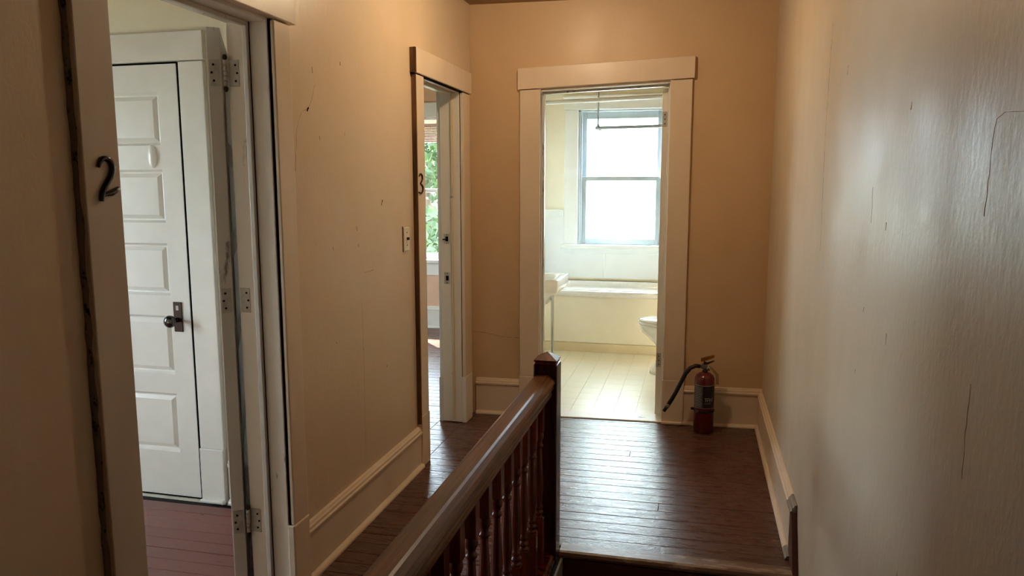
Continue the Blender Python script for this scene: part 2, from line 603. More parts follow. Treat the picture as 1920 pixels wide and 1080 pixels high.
fl = struct('floor', MB().box(LX0, RX, 2.80, 4.52, -.14, -.021).box(LX0, -.49, -2.6, 2.80, -.14, -.021), 'subfloor',
            'glossy brown painted board floor of the hall and stair landing', 'floor')
boards(fl, LX1, RX - .002, 2.865, 4.62, .083, .030, 'floor', .12)
boards(fl, LX1, -.50, -0.6, 2.865, .083, .030, 'floor', .0)
# doorway floors
boards(fl, LX0 - .03, LX1, D3[0] - .02, D3[1] + .02, .083, 0, 'floor', 0)
boards(fl, LX0 - .03, LX1, D2[0] - .02, D2[1] + .02, .083, 0, 'floor_red', 0)
# rounded nosing along the edge of the stair opening
pr = [(0.0, .001), (.062, .0015), (.062, -.03), (0.0, -.034), (-.010, -.026), (-.014, -.015), (-.009, -.004)]
mb = MB().prism(pr, 'x', -.495, .395)
mb.v = [(p[0], p[1] + 2.808 + .024 * (p[0] - .36) - (0.012 * max(0, 1 - abs(p[0] + .495) / .03) * -1), p[2]) for p in mb.v]
mb.build('nosing', 'nosing', fl)['label'] = 'worn rounded board edge at the top of the stairs'

f2 = struct('floor', box(-4.7, LX0, 0.2, 2.895, -.1, -.021), 'subfloor', 'reddish brown board floor of the room behind the doorway marked 2', 'floor')
boards(f2, -4.7, LX0 - .03, 0.2, 2.885, .079, .02, 'floor_red', .35)
f3 = struct('floor', box(-4.7, -1.59, 3.0, 7.2, -.1, -.021), 'subfloor', 'shiny brown board floor with a sun patch behind the doorway marked 3', 'floor')
boards(f3, -4.7, LX0 - .03, 3.0, 4.6, .083, .0, 'floor', .2)
boards(f3, -4.7, -1.59, 4.6, 7.19, .083, .0, 'floor', .2)
fb = struct('floor', box(LX0, RX, 4.62, 7.2, -.1, -.005), 'grout', 'pale cream vinyl tile floor of the bathroom', 'floor')
proto = None
TX, TY = .139, .148
for i in range(13):
    for j in range(12):
        x, y = LX0 + .03 + i * TX, 4.66 + j * TY
        if proto is None:
            proto = box(x + .0009, x + TX - .0009, y + .0007, y + TY - .0007, -.005, .0).build('floor_tile', 'tile', fb, (x, y, -.005))
            first = (x, y)
        else:
            dup(proto, fb, (x, y, -.005))
# threshold under the bathroom door
box(BX[0], BX[1], -.012, .125, -.004, .006).build('threshold', 'worn_white', fb, bevel=.004, xf=EW)


# ------------------------------------------------------------------ baseboards
def base_profile(h):
    """outline (out from wall, height) of the board and its moulded cap"""
    board = [(0, 0.0), (.018, 0.0), (.018, h - .042), (0, h - .042)]
    cap = [(0, h - .040), (.024, h - .040), (.026, h - .034), (.026, h - .028), (.020, h - .024), (.019, h - .014), (.013, h - .010), (.010, h - .003), (.004, h), (0, h)]
    shoe = [(.018, 0), (.036, 0), (.035, .008), (.030, .015), (.024, .019), (.018, .020)]
    return board, cap, shoe


def baseboard(name, to, a, b, h, label, mats=('cream_trim', 'cream_trim', 'cream_trim'), xf=None, shoe_end=None, cap_end=None):
    """to(out, along, height) -> world"""
    t = thing(name, to(0, (a + b) / 2, 0) if not xf else xf(*to(0, (a + b) / 2, 0)), label, 'baseboard', None, 'structure')
    for prof, part, mt, be in zip(base_profile(h), ('board', 'cap_moulding', 'shoe_moulding'), mats, (b, cap_end or b, shoe_end or b)):
        m = MB()
        n = len(prof)
        rings = [[to(p[0], s, p[1]) for p in prof] for s in (a, be)]
        m.loft(rings, False, True)
        m.build(part, mt, t, xf=xf)
    return t


baseboard('baseboard_left', lambda o, s, z: (LX1 + o, s, z), 2.345, 3.515, .215, 'cream baseboard with moulded cap between the two numbered doorways')
baseboard('baseboard_left', lambda o, s, z: (LX1 + o, s, z), -2.5, 1.42, .215, 'cream baseboard on the near side of the doorway marked 2')
baseboard('baseboard_back', lambda o, s, z: (s, -o, z), LX1 + .026, -1.062, .232, 'short cream baseboard in the corner beside the bathroom doorway', xf=EW)
baseboard('baseboard_back', lambda o, s, z: (s, -o, z), -.05, RX, .240, 'cream baseboard behind the fire extinguisher', xf=EW)
br = baseboard('baseboard_right', lambda o, s, z: (RX - o, s, z), 4.574, 2.975, .228, 'cream baseboard that ends at the top of the stairs', shoe_end=3.02, cap_end=3.04)
prof = base_profile(.228)
for pz, a, b, nm in ((prof[2], 3.02, 2.925, 'bare_shoe_end'), (prof[1], 3.04, 2.925, 'bare_cap_end')):
    m = MB().loft([[(RX - p[0] * 1.02, s, p[1]) for p in pz] for s in (a, b)], False, True)
    m.build(nm, 'grey_wood', br)['label'] = 'unpainted grey wood end of the moulding'
baseboard('baseboard_partition', lambda o, s, z: (s, 2.895 - o, z), -2.05, LX0 - .03, .216, 'white baseboard in the corner right of the closet door', ('white',) * 3)
baseboard('baseboard_far', lambda o, s, z: (s, 7.188 - o, z), -4.7, -1.6, .225, 'white baseboard under the window seen through the doorway marked 3', ('white',) * 3)


# ------------------------------------------------------------------ door frames
def screw(mb, c, axis, r=.004):
    mb.lathe([(r, 0), (r, .0012), (r * .6, .002)], c, 10, axis)


# --- doorway 2 in the left wall
CX = LX1 + .025
d2 = thing('door_1', (LX1, sum(D2) / 2, 0), 'near doorway marked 2 with brownish painted casings and a swung-open white door', 'door', None, 'structure')
box(LX1 + .003, CX, 1.424, D2[0], .30, 1.982).build('casing', 'mauve_trim', d2, bevel=.004)
box(LX1 + .003, CX, D2[1] + .004, 2.345, .262, 1.982).build('casing', 'cream_trim', d2, bevel=.004)
box(LX1, CX + .003, 2.238, 2.347, .0, .262).build('plinth_block', 'cream_trim', d2, bevel=.005)
box(LX1, CX + .003, 1.42, 1.538, .0, .30).build('plinth_block', 'mauve_trim', d2, bevel=.005)
box(LX1, CX + .008, 1.395, 2.374, 1.987, 2.12).build('header_casing', 'cream_trim', d2, bevel=.004)
box(LX1, LX1 + .006, 2.346, 2.352, .27, 1.985).build('open_joint', 'gap', d2)
rj = random.Random(3)
m = MB()
rings = []
for k in range(60):
    z = .0 + 1.985 * k / 59
    w_ = .006 + rj.uniform(-.0025, .0025)
    d_ = .013 + rj.uniform(-.003, .003)
    rings.append([(LX1 - .001, 1.424 - w_, z), (LX1 + d_ * .5, 1.424 - w_ * .8, z), (LX1 + d_, 1.424 - w_ * .2, z), (LX1 + d_, 1.425, z), (LX1 - .001, 1.425, z)])
m.loft(rings, True, True)
m.build('caulk_joint', 'caulk', d2)['label'] = 'rough grey caulk along the casing'
# far jamb with stop, rebate
m = box(LX0 - .028, LX1 + .002, D2[1], D2[1] + .022, 0, 1.99)
m.build('jamb', 'worn_white', d2, bevel=.003)
box(LX1 + .002, LX1 + .012, D2[1] + .004, D2[1] + .016, 0, 1.985).build('open_joint', 'gap', d2)
box(-1.452, -1.434, D2[1] - .014, D2[1], 0, 1.978).build('door_stop', 'grey_white', d2, bevel=.003)
box(-1.4335, -1.4315, D2[1] - .002, D2[1], 0, 1.978).build('open_joint', 'gap', d2)
box(LX0 - .028, LX1 + .002, D2[0] - .022, D2[0], 0, 1.99).build('jamb', 'worn_white', d2, bevel=.003)
box(LX0 - .028, LX1 + .002, D2[0], D2[1], 1.978, 1.995).build('head_jamb', 'worn_white', d2, bevel=.003)
box(-1.452, -1.434, D2[0], D2[1] - .014, 1.962, 1.978).build('door_stop', 'grey_white', d2, bevel=.003)
# room-side casing
box(LX0 - .026, LX0 - .001, D2[1] + .012, D2[1] + .12, 0, 1.99).build('casing', 'worn_white', d2, bevel=.003)
box(LX0 - .026, LX0 - .001, D2[0] - .12, D2[0] - .008, 0, 1.99).build('casing', 'worn_white', d2, bevel=.003)
box(LX0 - .030, LX0 - .001, D2[0] - .14, D2[1] + .14, 1.992, 2.12).build('header_casing', 'worn_white', d2, bevel=.003)
# open leaf, standing nearly edge-on to the hall
PIV = Vector((-1.530, 2.226, 0))
ldir = Matrix.Rotation(math.radians(-2.6), 3, 'Z') @ Vector((-1.535, 2.235, 0)).normalized()
lnor = Vector((-ldir.y, ldir.x, 0))              # towards the room's left
TH = .043


def leaf_pt(a, b, z):
    p = PIV + ldir * a + lnor * b
    return (p.x, p.y, z)


box(0, .748, 0, TH, .012, 1.962).build('door_leaf', 'grey_white', d2, bevel=.002, xf=leaf_pt)
leaf2 = d2.children[-1]
for z0, z1 in ((1.60, 1.85), (1.29, 1.52), (.96, 1.20), (.59, .86), (.22, .50)):
    box(.11, .61, -.003, 0.0, z0, z1).build('door_panel', 'white', leaf2, bevel=.002, xf=leaf_pt)
    box(.11, .57, TH, TH + .003, z0, z1).build('door_panel', 'white', leaf2, bevel=.002, xf=leaf_pt)


def butt_hinge(z, h, pin=True):
    hp = thing('hinge', (PIV.x, PIV.y, z), '', '')
    for k in ('label', 'category'):
        del hp[k]
    hp.parent = d2
    hp.location = Vector((PIV.x, PIV.y, z)) - WL[d2.name]
    box(-.0018, .0, .006, TH - .006, z, z + h).build('leaf_plate', 'painted_hinge', hp, xf=leaf_pt)
    box(-1.512, -1.476, D2[1] - .002, D2[1], z, z + h).build('jamb_plate', 'painted_hinge', hp)
    mb = MB()
    for i, yy in enumerate((.2, .5, .8)):
        screw(mb, (-1.488 + .006 * (i % 2), D2[1] - .004, z + h * yy), 'y', .0035)
        c = leaf_pt(-.002, .024 + .006 * (i % 2), z + h * yy)
        mb.lathe([(.0035, -.001), (.0035, .002)], (c[0], c[1] - .002, c[2]), 8, 'y')
    mb.build('screws', 'gap', hp, kind='stuff')
    if pin:
        c = (-1.519, D2[1] - .013, z)
        mb = MB()
        for i in range(5):
            mb.lathe([(.0066, h * i / 5 + .001), (.0066, h * (i + 1) / 5 - .001)], c, 12)
        mb.build('barrel', 'painted_hinge', hp)
        mb = MB()
        mb.lathe([(.004, 0), (.0075, .004), (.0078, .010), (.005, .016), (.001, .018)], (c[0], c[1], z + h), 12)
        mb.lathe([(.001, -.018), (.005, -.016), (.0078, -.010), (.0075, -.004), (.004, 0)], c, 12)
        mb.build('pin_tip', 'brown_metal', hp)
    return hp


butt_hinge(1.775, .085)
butt_hinge(.225, .085)
butt_hinge(1.02, .085, False)

# --- doorway 3 in the left wall
d3 = thing('door_2', (LX1, sum(D3) / 2, 0), 'far doorway marked 3 in the left wall, cream casings with a bare wood edge', 'door', None, 'structure')
box(LX1 + .004, CX, 3.517, D3[0], .272, 1.988).build('casing', 'cream_trim', d3, bevel=.003)
box(LX1 + .001, CX - .002, 3.508, 3.5165, .23, 1.988).build('casing_edge', 'bare_wood', d3)['label'] = 'bare brown wood edge of the casing'
box(LX1 + .001, CX + .006, 3.493, 3.5025, 1.995, 2.112).build('header_edge', 'bare_wood', d3)
box(LX1 + .004, CX, D3[1] + .004, 4.392, .29, 1.988).build('casing', 'cream_trim', d3, bevel=.003)
box(LX1, CX + .003, 3.513, D3[0] + .004, 0, .272).build('plinth_block', 'cream_trim', d3, bevel=.004)
box(LX1, CX + .003, D3[1], 4.396, 0, .29).build('plinth_block', 'worn_white', d3, bevel=.004)
box(LX1, CX + .008, 3.503, 4.412, 1.993, 2.116).build('header_casing', 'cream_trim', d3, bevel=.004)
box(LX1, CX - .004, 3.50, 4.40, 1.988, 1.993).build('open_joint', 'gap', d3)
box(LX0 - .002, LX1 + .001, D3[1], D3[1] + .022, 0.004, 2.0).build('jamb', 'worn_white', d3, bevel=.003)
box(LX1 + .001, LX1 + .010, D3[1] + .005, D3[1] + .012, 0, 1.99).build('open_joint', 'gap', d3)
box(-1.424, -1.412, D3[1] - .012, D3[1], 0.02, 1.372).build('door_stop', 'worn_trim', d3, bevel=.003)
box(-1.422, -1.408, D3[1] - .012, D3[1], 1.388, 1.985).build('door_stop', 'worn_trim', d3, bevel=.003)
box(LX0 - .002, LX1 + .001, D3[0] - .022, D3[0], 0.0, 2.0).build('jamb', 'worn_white', d3, bevel=.003)
box(LX0 - .002, LX1 + .001, D3[0], D3[1], 1.990, 2.008).build('head_jamb', 'worn_white', d3, bevel=.003)
box(-1.424, -1.410, D3[0], D3[1] - .012, 1.974, 1.990).build('door_stop', 'grey_white', d3, bevel=.003)
box(LX0 - .025, LX0 - .001, D3[1] + .012, D3[1] + .12, .28, 2.0).build('casing', 'white', d3, bevel=.003)
box(LX0 - .028, LX0 - .001, D3[1] + .004, D3[1] + .125, 0, .28).build('plinth_block', 'white', d3, bevel=.003)
box(LX0 - .025, LX0 - .001, D3[0] - .12, D3[0] - .01, 0, 2.0).build('casing', 'white', d3, bevel=.003)
box(LX0 - .028, LX0 - .001, D3[0] - .13, D3[1] + .13, 2.004, 2.13).build('header_casing', 'white', d3, bevel=.003)
# the leaf stands open against the room side of the wall, hinged at the near jamb
lf = box(LX0 - .075, LX0 - .035, D3[0] - .64, D3[0] - .004, .012, 1.975).build('door_leaf', 'white', d3, bevel=.003)
for z0, z1 in ((1.60, 1.85), (1.29, 1.52), (.96, 1.20), (.59, .86), (.22, .50)):
    box(LX0 - .079, LX0 - .075, D3[0] - .53, D3[0] - .11, z0, z1).build('door_panel', 'white', lf, bevel=.002)
for z, h in ((1.135, .06), (.898, .07)):
    sp = box(-1.474, -1.438, D3[1] - .0018, D3[1] + .001, z - h / 2, z + h / 2).build('strike_plate', 'painted_hinge', d3, bevel=.001)
    box(-1.463, -1.446, D3[1] - .0024, D3[1] - .0015, z - .015, z + .014).build('latch_hole', 'gap', sp)
    if z > 1:
        MB().tube([(-1.448, D3[1] - .004, z + .002), (-1.470, D3[1] - .008, z - .004), (-1.478, D3[1] - .012, z - .002)], .004, 8).build('latch_tongue', 'black_metal', sp)
    mb = MB()
    for dz in (-.4, .4):
        screw(mb, (-1.454, D3[1] - .003, z + dz * h), 'y', .0028)
    mb.build('screws', 'brown_metal', sp, kind='stuff')

# --- bathroom doorway in the end wall
SH = .0415


def EWH(x, y, z):
    return EW(x, y, z + SH * (x + .045))


db = thing('door_3', EW(-.555, 0, 0), 'bathroom doorway at the end of the hall with wide cream casings', 'door', None, 'structure')


def top_at(x):
    return 2.061 + SH * (x + .045)


def sloped_post(x0, x1, y0, y1, z0, z1):
    m = box(x0, x1, y0, y1, z0, z1)
    m.v = [(p[0], p[1], p[2] if p[2] < 1 else z1 + SH * (p[0] + .045)) for p in m.v]
    return m


sloped_post(-1.060, BX[0], -.025, -.003, .258, 2.059).build('casing', 'cream_trim', db, bevel=.004, xf=EW)
sloped_post(BX[1] + .004, -.050, -.025, -.003, .275, 2.059).build('casing', 'cream_trim', db, bevel=.004, xf=EW)
box(-1.063, BX[0] + .002, -.029, 0, 0, .258).build('plinth_block', 'cream_trim', db, bevel=.005, xf=EW)
box(BX[1], -.047, -.029, 0, 0, .275).build('plinth_block', 'cream_trim', db, bevel=.005, xf=EW)
box(-1.072, -.038, -.033, 0, 2.063, 2.188).build('header_casing', 'cream_trim', db, bevel=.004, xf=EWH)
box(-.05, BX[1] + .0, -.047, -.029, 0, .018).build('shoe_moulding', 'cream_trim', db, bevel=.006, xf=EW)
sloped_post(BX[0] - .022, BX[0], -.004, .128, 0, 2.056).build('jamb', 'worn_white', db, bevel=.003, xf=EW)
sloped_post(BX[1], BX[1] + .022, -.004, .128, 0, 2.056).build('jamb', 'worn_white', db, bevel=.003, xf=EW)
box(BX[0], BX[1], -.004, .128, 2.048, 2.066).build('head_jamb', 'worn_white', db, bevel=.003, xf=EWH)
sloped_post(BX[0], BX[0] + .012, .045, .080, 0, 2.047).build('door_stop', 'grey_white', db, bevel=.003, xf=EW)
sloped_post(BX[1] - .010, BX[1], .045, .080, 0, 2.047).build('door_stop', 'white', db, bevel=.003, xf=EW)
box(BX[0] + .012, BX[1] - .010, .045, .080, 2.036, 2.048).build('door_stop', 'grey_white', db, bevel=.003, xf=EWH)
box(BX[0] - .002, BX[0] + .001, -.003, .001, .27, 2.0).build('open_joint', 'gap', db, xf=EW)
# leaf swung into the bathroom
lb = box(-.2245, -.189, 4.678, 5.40, .014, 2.028).build('door_leaf', 'worn_white', db, bevel=.003)
for z0, z1 in ((1.64, 1.90), (1.32, 1.56), (.98, 1.22), (.60, .88), (.22, .50)):
    box(-.227, -.2245, 4.79, 5.29, z0, z1).build('door_panel', 'white', lb, bevel=.002)
for z in (1.80, .32):
    hg = box(-.222, -.192, 4.676, 4.678, z, z + .09).build('hinge', 'painted_hinge', lb)
    MB().lathe([(.006, 0), (.006, .09)], (-.184, 4.676, z), 10).build('barrel', 'painted_hinge', hg)
    mb = MB()
    for k in (.2, .5, .8):
        screw(mb, (-.207, 4.673, z + .09 * k), 'y', .0035)
    mb.build('screws', 'gap', hg, kind='stuff')

# --- closet door in the partition
dc = thing('door_4', (-2.57, 2.87, 0), 'closed white five-panel closet door with a black knob', 'door', None, 'structure')
box(-2.186, -2.063, 2.87, 2.894, .256, 1.979).build('casing', 'white', dc, bevel=.003)
box(-3.08, -2.962, 2.87, 2.894, .256, 1.979).build('casing', 'white', dc, bevel=.003)
box(-2.189, -2.066, 2.866, 2.894, 0, .256).build('plinth_block', 'white', dc, bevel=.004)
box(-3.083, -2.959, 2.866, 2.894, 0, .256).build('plinth_block', 'white', dc, bevel=.004)
box(-3.10, -2.056, 2.864, 2.894, 1.983, 2.104).build('header_casing', 'white', dc, bevel=.003)
box(-2.08, -2.066, 2.848, 2.866, 0, .018).build('shoe_moulding', 'white', dc, bevel=.004)
box(-2.19, -2.06, 2.850, 2.866, 0, .016).build('shoe_moulding', 'white', dc, bevel=.006)
ZP = ((1.628, 1.857), (1.288, 1.522), (.959, 1.195), (.591, .864), (.22, .501))
X0, X1 = -2.955, -2.207
m = MB()
m.box(X0, -2.845, 2.884, 2.92, .008, 1.974)
m.box(-2.306, X1, 2.884, 2.92, .008, 1.974)
zz = [.008]
for z0, z1 in sorted(ZP):
    zz += [z0, z1]
zz.append(1.974)
for i in range(0, len(zz), 2):
    m.box(-2.845, -2.306, 2.884, 2.92, zz[i], zz[i + 1])
lc = m.build('door_leaf', 'white', dc)
for z0, z1 in ZP:
    a, b = -2.845, -2.306
    r = [[(a, z0), (b, z0), (b, z1), (a, z1)]]

    def ring(d, y):
        return [(a + d, y, z0 + d), (b - d, y, z0 + d), (b - d, y, z1 - d), (a + d, y, z1 - d)]
    MB().loft([ring(0, 2.886), ring(.010, 2.899), ring(.016, 2.900), ring(.034, 2.890), ring(.22 * (z1 - z0), 2.8895)], False, False).add(ring(.22 * (z1 - z0), 2.8895), [(0, 1, 2, 3)]).build('door_panel', 'white', lc)
MB().box(X1 + .0005, -2.186, 2.888, 2.9, .0, 1.979).box(X0, X1, 2.888, 2.9, 1.975, 1.983).box(X0, X1, 2.887, 2.9, 0, .0079).build('open_joint', 'gap', dc)
bp = box(-2.292, -2.247, 2.879, 2.884, .794, .931).build('knob_plate', 'brown_metal', lc, bevel=.003)
MB().lathe([(.012, 0), (.010, -.012), (.0085, -.030), (.016, -.036), (.027, -.044), (.029, -.054), (.024, -.064), (.012, -.069), (.001, -.070)], (-2.272, 2.879, .850), 20, 'y').build('knob', 'knob', lc)
box(-2.277, -2.262, 2.877, 2.8795, .893, .915).build('keyhole_cover', 'painted_hinge', lc, bevel=.002)
# the white china oval hung on that door
ov = MB()
rings = []
for k, (s, d) in enumerate(((1.0, .0), (1.0, -.006), (.85, -.013), (.5, -.018), (.1, -.02))):
    rings.append([(-2.349 + .020 * s * math.cos(t), 2.886 + d, 1.579 + .050 * s * math.sin(t)) for t in [2 * math.pi * i / 24 for i in range(24)]])
ov.loft(rings)
o = ov.build('oval_hook', 'china', None, (-2.349, 2.884, 1.579))
tag(o, 'small white oval china hook on the upper closet door', 'hook')


# ------------------------------------------------------------------ windows
def sash(parent, x0, x1, y, z0, z1, st, br_, tr, glass, mat='white'):
    t = MB()
    t.box(x0, x0 + st, y, y + .035, z0, z1)
    t.box(x1 - st, x1, y, y + .035, z0, z1)
    t.box(x0 + st, x1 - st, y, y + .035, z0, z0 + br_)
    t.box(x0 + st, x1 - st, y, y + .035, z1 - tr, z1)
    s = t.build('sash', mat, parent, bevel=.004)
    box(x0 + st - .003, x1 - st + .003, y + .014, y + .018, z0 + br_ - .003, z1 - tr + .003).build('pane', glass, s)
    return s


w1 = thing('window_1', (-.717, 7.2, .86), 'white double-hung window over the bathtub', 'window', None, 'structure')
XL, XR_ = -1.124, -.31
box(-1.252, XL, 7.172, 7.199, .888, 2.158).build('casing', 'bath_white', w1, bevel=.004)
box(XR_, -.182, 7.172, 7.199, .888, 2.158).build('casing', 'bath_white', w1, bevel=.004)
box(-1.258, -.176, 7.166, 7.199, 2.160, 2.262).build('header_casing', 'bath_white', w1, bevel=.003)
box(-1.266, -.168, 7.150, 7.199, 2.264, 2.292).build('crown_moulding', 'bath_white', w1, bevel=.008)
box(-1.285, -.15, 7.130, 7.26, .848, .887).build('sill', 'bath_white', w1, bevel=.008)
box(-1.26, -.175, 7.180, 7.199, .80, .847).build('apron', 'bath_white', w1, bevel=.003)
for a, b in ((XL, XL + .022), (XR_ - .022, XR_)):
    box(a, b, 7.19, 7.34, .86, 2.165).build('jamb', 'sash_grey', w1, bevel=.002)
box(XL, XR_, 7.19, 7.34, 2.142, 2.165).build('head_jamb', 'sash_grey', w1, bevel=.002)
for a, b in ((XL + .022, XL + .036), (XR_ - .036, XR_ - .022)):
    box(a, b, 7.20, 7.215, .888, 2.142).build('inner_stop', 'sash_grey', w1, bevel=.002)
s1 = sash(w1, XL + .022, XR_ - .022, 7.265, 1.494, 2.142, .052, .042, .062, 'clear', 'sash_grey')
s2 = sash(w1, XL + .022, XR_ - .022, 7.222, .888, 1.536, .056, .055, .040, 'frosted', 'sash_grey')

w2 = thing('window_2', (-2.80, 7.2, .70), 'sunlit double-hung window seen through the doorway marked 3', 'window', None, 'structure')
XL, XR_ = -3.16, -2.45
box(-3.28, XL, 7.162, 7.187, .71, 2.12).build('casing', 'white', w2, bevel=.004)
box(XR_, -2.33, 7.162, 7.187, .71, 2.12).build('casing', 'white', w2, bevel=.004)
box(-3.30, -2.31, 7.157, 7.187, 2.124, 2.267).build('header_casing', 'white', w2, bevel=.003)
box(-3.31, -2.30, 7.125, 7.26, .672, .708).build('sill', 'white', w2, bevel=.008)
box(-3.28, -2.33, 7.167, 7.187, .545, .671).build('apron', 'white', w2, bevel=.003)
for a, b in ((XL, XL + .02), (XR_ - .02, XR_)):
    box(a, b, 7.19, 7.34, .70, 2.12).build('jamb', 'white', w2, bevel=.002)
box(XL, XR_, 7.19, 7.34, 2.10, 2.12).build('head_jamb', 'white', w2, bevel=.002)
sash(w2, XL + .02, XR_ - .02, 7.275, 1.385, 2.10, .05, .038, .055, 'clear')
sash(w2, XL + .02, XR_ - .02, 7.235, .709, 1.418, .055, .06, .036, 'clear')
# slatted blind drawn up
bl = thing('window_blind', (-2.805, 7.215, 2.04), 'pink-beige slatted blind drawn up to the top of the sunlit window', 'blind')
box(-3.12, -2.49, 7.20, 7.225, 2.04, 2.065).build('head_rail', 'blind', bl, bevel=.003)
p0 = None
for k in range(9):
    z = 1.902 + k * .0155
    if p0 is None:
        m = MB().prism([(7.198, z), (7.213, z + .004), (7.228, z), (7.228, z + .0095), (7.213, z + .0130), (7.198, z + .0095)], 'x', -3.12, -2.49)
        p0 = m.build('slat', 'blind', bl, (-2.805, 7.213, z))
    else:
        dup(p0, bl, (-2.805, 7.213 + random.uniform(-.002, .002), z))
box(-3.12, -2.49, 7.20, 7.226, 1.885, 1.899).build('bottom_rail', 'blind', bl, bevel=.003)
for x in (-3.0, -2.6):
    MB().tube([(x, 7.196, 2.05), (x, 7.196, 1.89)], .0012, 5).build('cord', 'ivory', bl)

def side_window(label, y0, y1, zs, zt):
    w_ = thing('window_3', (-4.7, (y0 + y1) / 2, zs), label, 'window', None, 'structure')
    for a, b in ((y0 - .12, y0), (y1, y1 + .12)):
        box(-4.70, -4.675, a, b, zs, zt).build('casing', 'white', w_, bevel=.004)
    box(-4.70, -4.67, y0 - .14, y1 + .14, zt, zt + .13).build('header_casing', 'white', w_, bevel=.004)
    box(-4.76, -4.63, y0 - .14, y1 + .14, zs - .035, zs).build('sill', 'white', w_, bevel=.006)
    zm = (zs + zt) / 2
    for z0, z1, x in ((zs, zm + .02, -4.75), (zm - .02, zt, -4.79)):
        t = MB().box(x, x + .035, y0, y0 + .05, z0, z1).box(x, x + .035, y1 - .05, y1, z0, z1).box(x, x + .035, y0 + .05, y1 - .05, z0, z0 + .05).box(x, x + .035, y0 + .05, y1 - .05, z1 - .04, z1)
        sa = t.build('sash', 'white', w_, bevel=.004)
        box(x + .015, x + .019, y0 + .047, y1 - .047, z0 + .047, z1 - .037).build('pane', 'clear', sa)


side_window('white side window that lights the room behind the doorway marked 2', .95, 1.95, .75, 2.05)
side_window('white side window that lights the room behind the doorway marked 3', 5.0, 5.8, .7, 2.1)

# ------------------------------------------------------------------ balustrade
bal = thing('balustrade', (-.545, 2.765, 0), 'dark wooden stair balustrade with square newel and turned balusters', 'balustrade')
NX0, NX1, NY0, NY1 = -.588, -.4955, 2.715, 2.806
nw = box(NX0, NX1, NY0, NY1, -.26, .778).build('newel_post', 'dark_wood', bal, bevel=.006)


def newel_cap(x0, x1, y0, y1, z):
    cx, cy = (x0 + x1) / 2, (y0 + y1) / 2

    def rg(d, h):
        return [(x0 + d, y0 + d, z + h), (x1 - d, y0 + d, z + h), (x1 - d, y1 - d, z + h), (x0 + d, y1 - d, z + h)]
    return MB().loft([rg(.006, 0), rg(.006, .010), rg(.002, .013), rg(.002, .018), rg(.044, .044)], False, True)


newel_cap(NX0, NX1, NY0, NY1, .776).build('cap', 'red_wood', nw)
n2 = box(NX0, NX1, .20, .29, 0, .778).build('newel_post', 'dark_wood', bal, bevel=.006)
newel_cap(NX0, NX1, .20, .29, .776).build('cap', 'red_wood', n2)
rp = [(-.586, .705), (-.590, .714), (-.588, .724), (-.583, .732), (-.575, .737), (-.532, .7385), (-.525, .736), (-.512, .726), (-.505, .717), (-.503, .709),
      (-.506, .7035), (-.511, .7015), (-.511, .6985), (-.507, .696), (-.506, .690), (-.511, .684), (-.518, .679), (-.520, .674), (-.515, .671), (-.515, .660),
      (-.575, .660), (-.575, .671), (-.570, .674), (-.572, .679), (-.579, .684), (-.584, .690), (-.583, .696), (-.579, .6985), (-.579, .7015), (-.584, .7035)]
MB().prism(rp, 'y', .29, NY0 + .001).build('handrail', 'rail_wood', bal)
sh = [(-.588, 0), (-.588, .016), (-.580, .026), (-.510, .026), (-.503, .016), (-.503, 0)]
MB().prism(sh, 'y', .29, NY0 + .001).build('bottom_rail', 'red_wood', bal)


def baluster():
    m = MB()
    m.box(-.019, .019, -.019, .019, .548, .662)
    m.box(-.019, .019, -.019, .019, .024, .212)
    pf = [(.017, .205), (.018, .218), (.012, .222), (.0125, .226), (.018, .231), (.0185, .237), (.013, .243), (.012, .247), (.0165, .253), (.0165, .259), (.0125, .265),
          (.0135, .285), (.0165, .32), (.0178, .35), (.0165, .39), (.0140, .43), (.0118, .47), (.0112, .486), (.0165, .491), (.0170, .497), (.0125, .503), (.0120, .512),
          (.0165, .520), (.0190, .530), (.0180, .540), (.0160, .548), (.016, .552)]
    m.lathe(pf, (0, 0, 0), 14)
    return m


p0 = None
ys = [2.622, 2.50, 2.365, 2.256, 2.136, 2.016, 1.885, 1.76, 1.632, 1.515]
y = 1.515
while y > .45:
    y -= .123
    ys.append(y)
for y in ys:
    if p0 is None:
        m = baluster()
        m.v = [(p[0] - .545, p[1] + y, p[2]) for p in m.v]
        p0 = m.build('baluster', 'red_wood', bal, (-.545, y, 0), .002)
    else:
        dup(p0, bal, (-.545, y, 0))

# ------------------------------------------------------------------ stairs going down
st = thing('stairs', (-.04, 2.80, -2.75), 'dark brown flight of stairs that drops from the landing', 'stairs', None, 'structure')
NR, RISE, RUN = 14, .1935, .235
for k in range(NR):
    yk = 2.795 - k * RUN
    z1 = -k * RISE
    box(-.478, .388, yk - .002, yk + .018, z1 - RISE - .0, z1 - .034 if k == 0 else z1 - .03).build('riser', 'stair_brown', st)
    if k < NR - 1:
        box(-.478, .388, yk - RUN - .025, yk, z1 - RISE - .03, z1 - RISE).build('tread', 'stair_brown', st, bevel=.006)
sk = MB()
pts = [(2.972, .186), (2.93, .186), (2.925, .2), (2.81, .0), (2.60, -.16), (-.35, -2.59), (-.35, -2.70), (2.5, -.40), (2.972, -.3)]
sk.prism(pts, 'x', .389, RX - .001)
sk.build('skirt_board', 'stair_brown', st)
box(-.500, -.481, -.4, 2.80, -.30, -.028).build('fascia_board', 'grey_wood', st, bevel=.003)
struct('wall_stair', box(-.62, -.50, -2.6, 2.83, -2.75, -.141), 'hall', 'wall of the stairwell under the balustrade', 'wall')
struct('wall_landing', box(-.62, RX, 2.83, 2.95, -2.75, -.141), 'hall', 'wall that closes the stairwell under the landing', 'wall')
struct('floor', box(-.62, RX, -2.6, 2.95, -2.85, -2.75), 'stair_brown', 'dark floor at the foot of the stairs', 'floor')

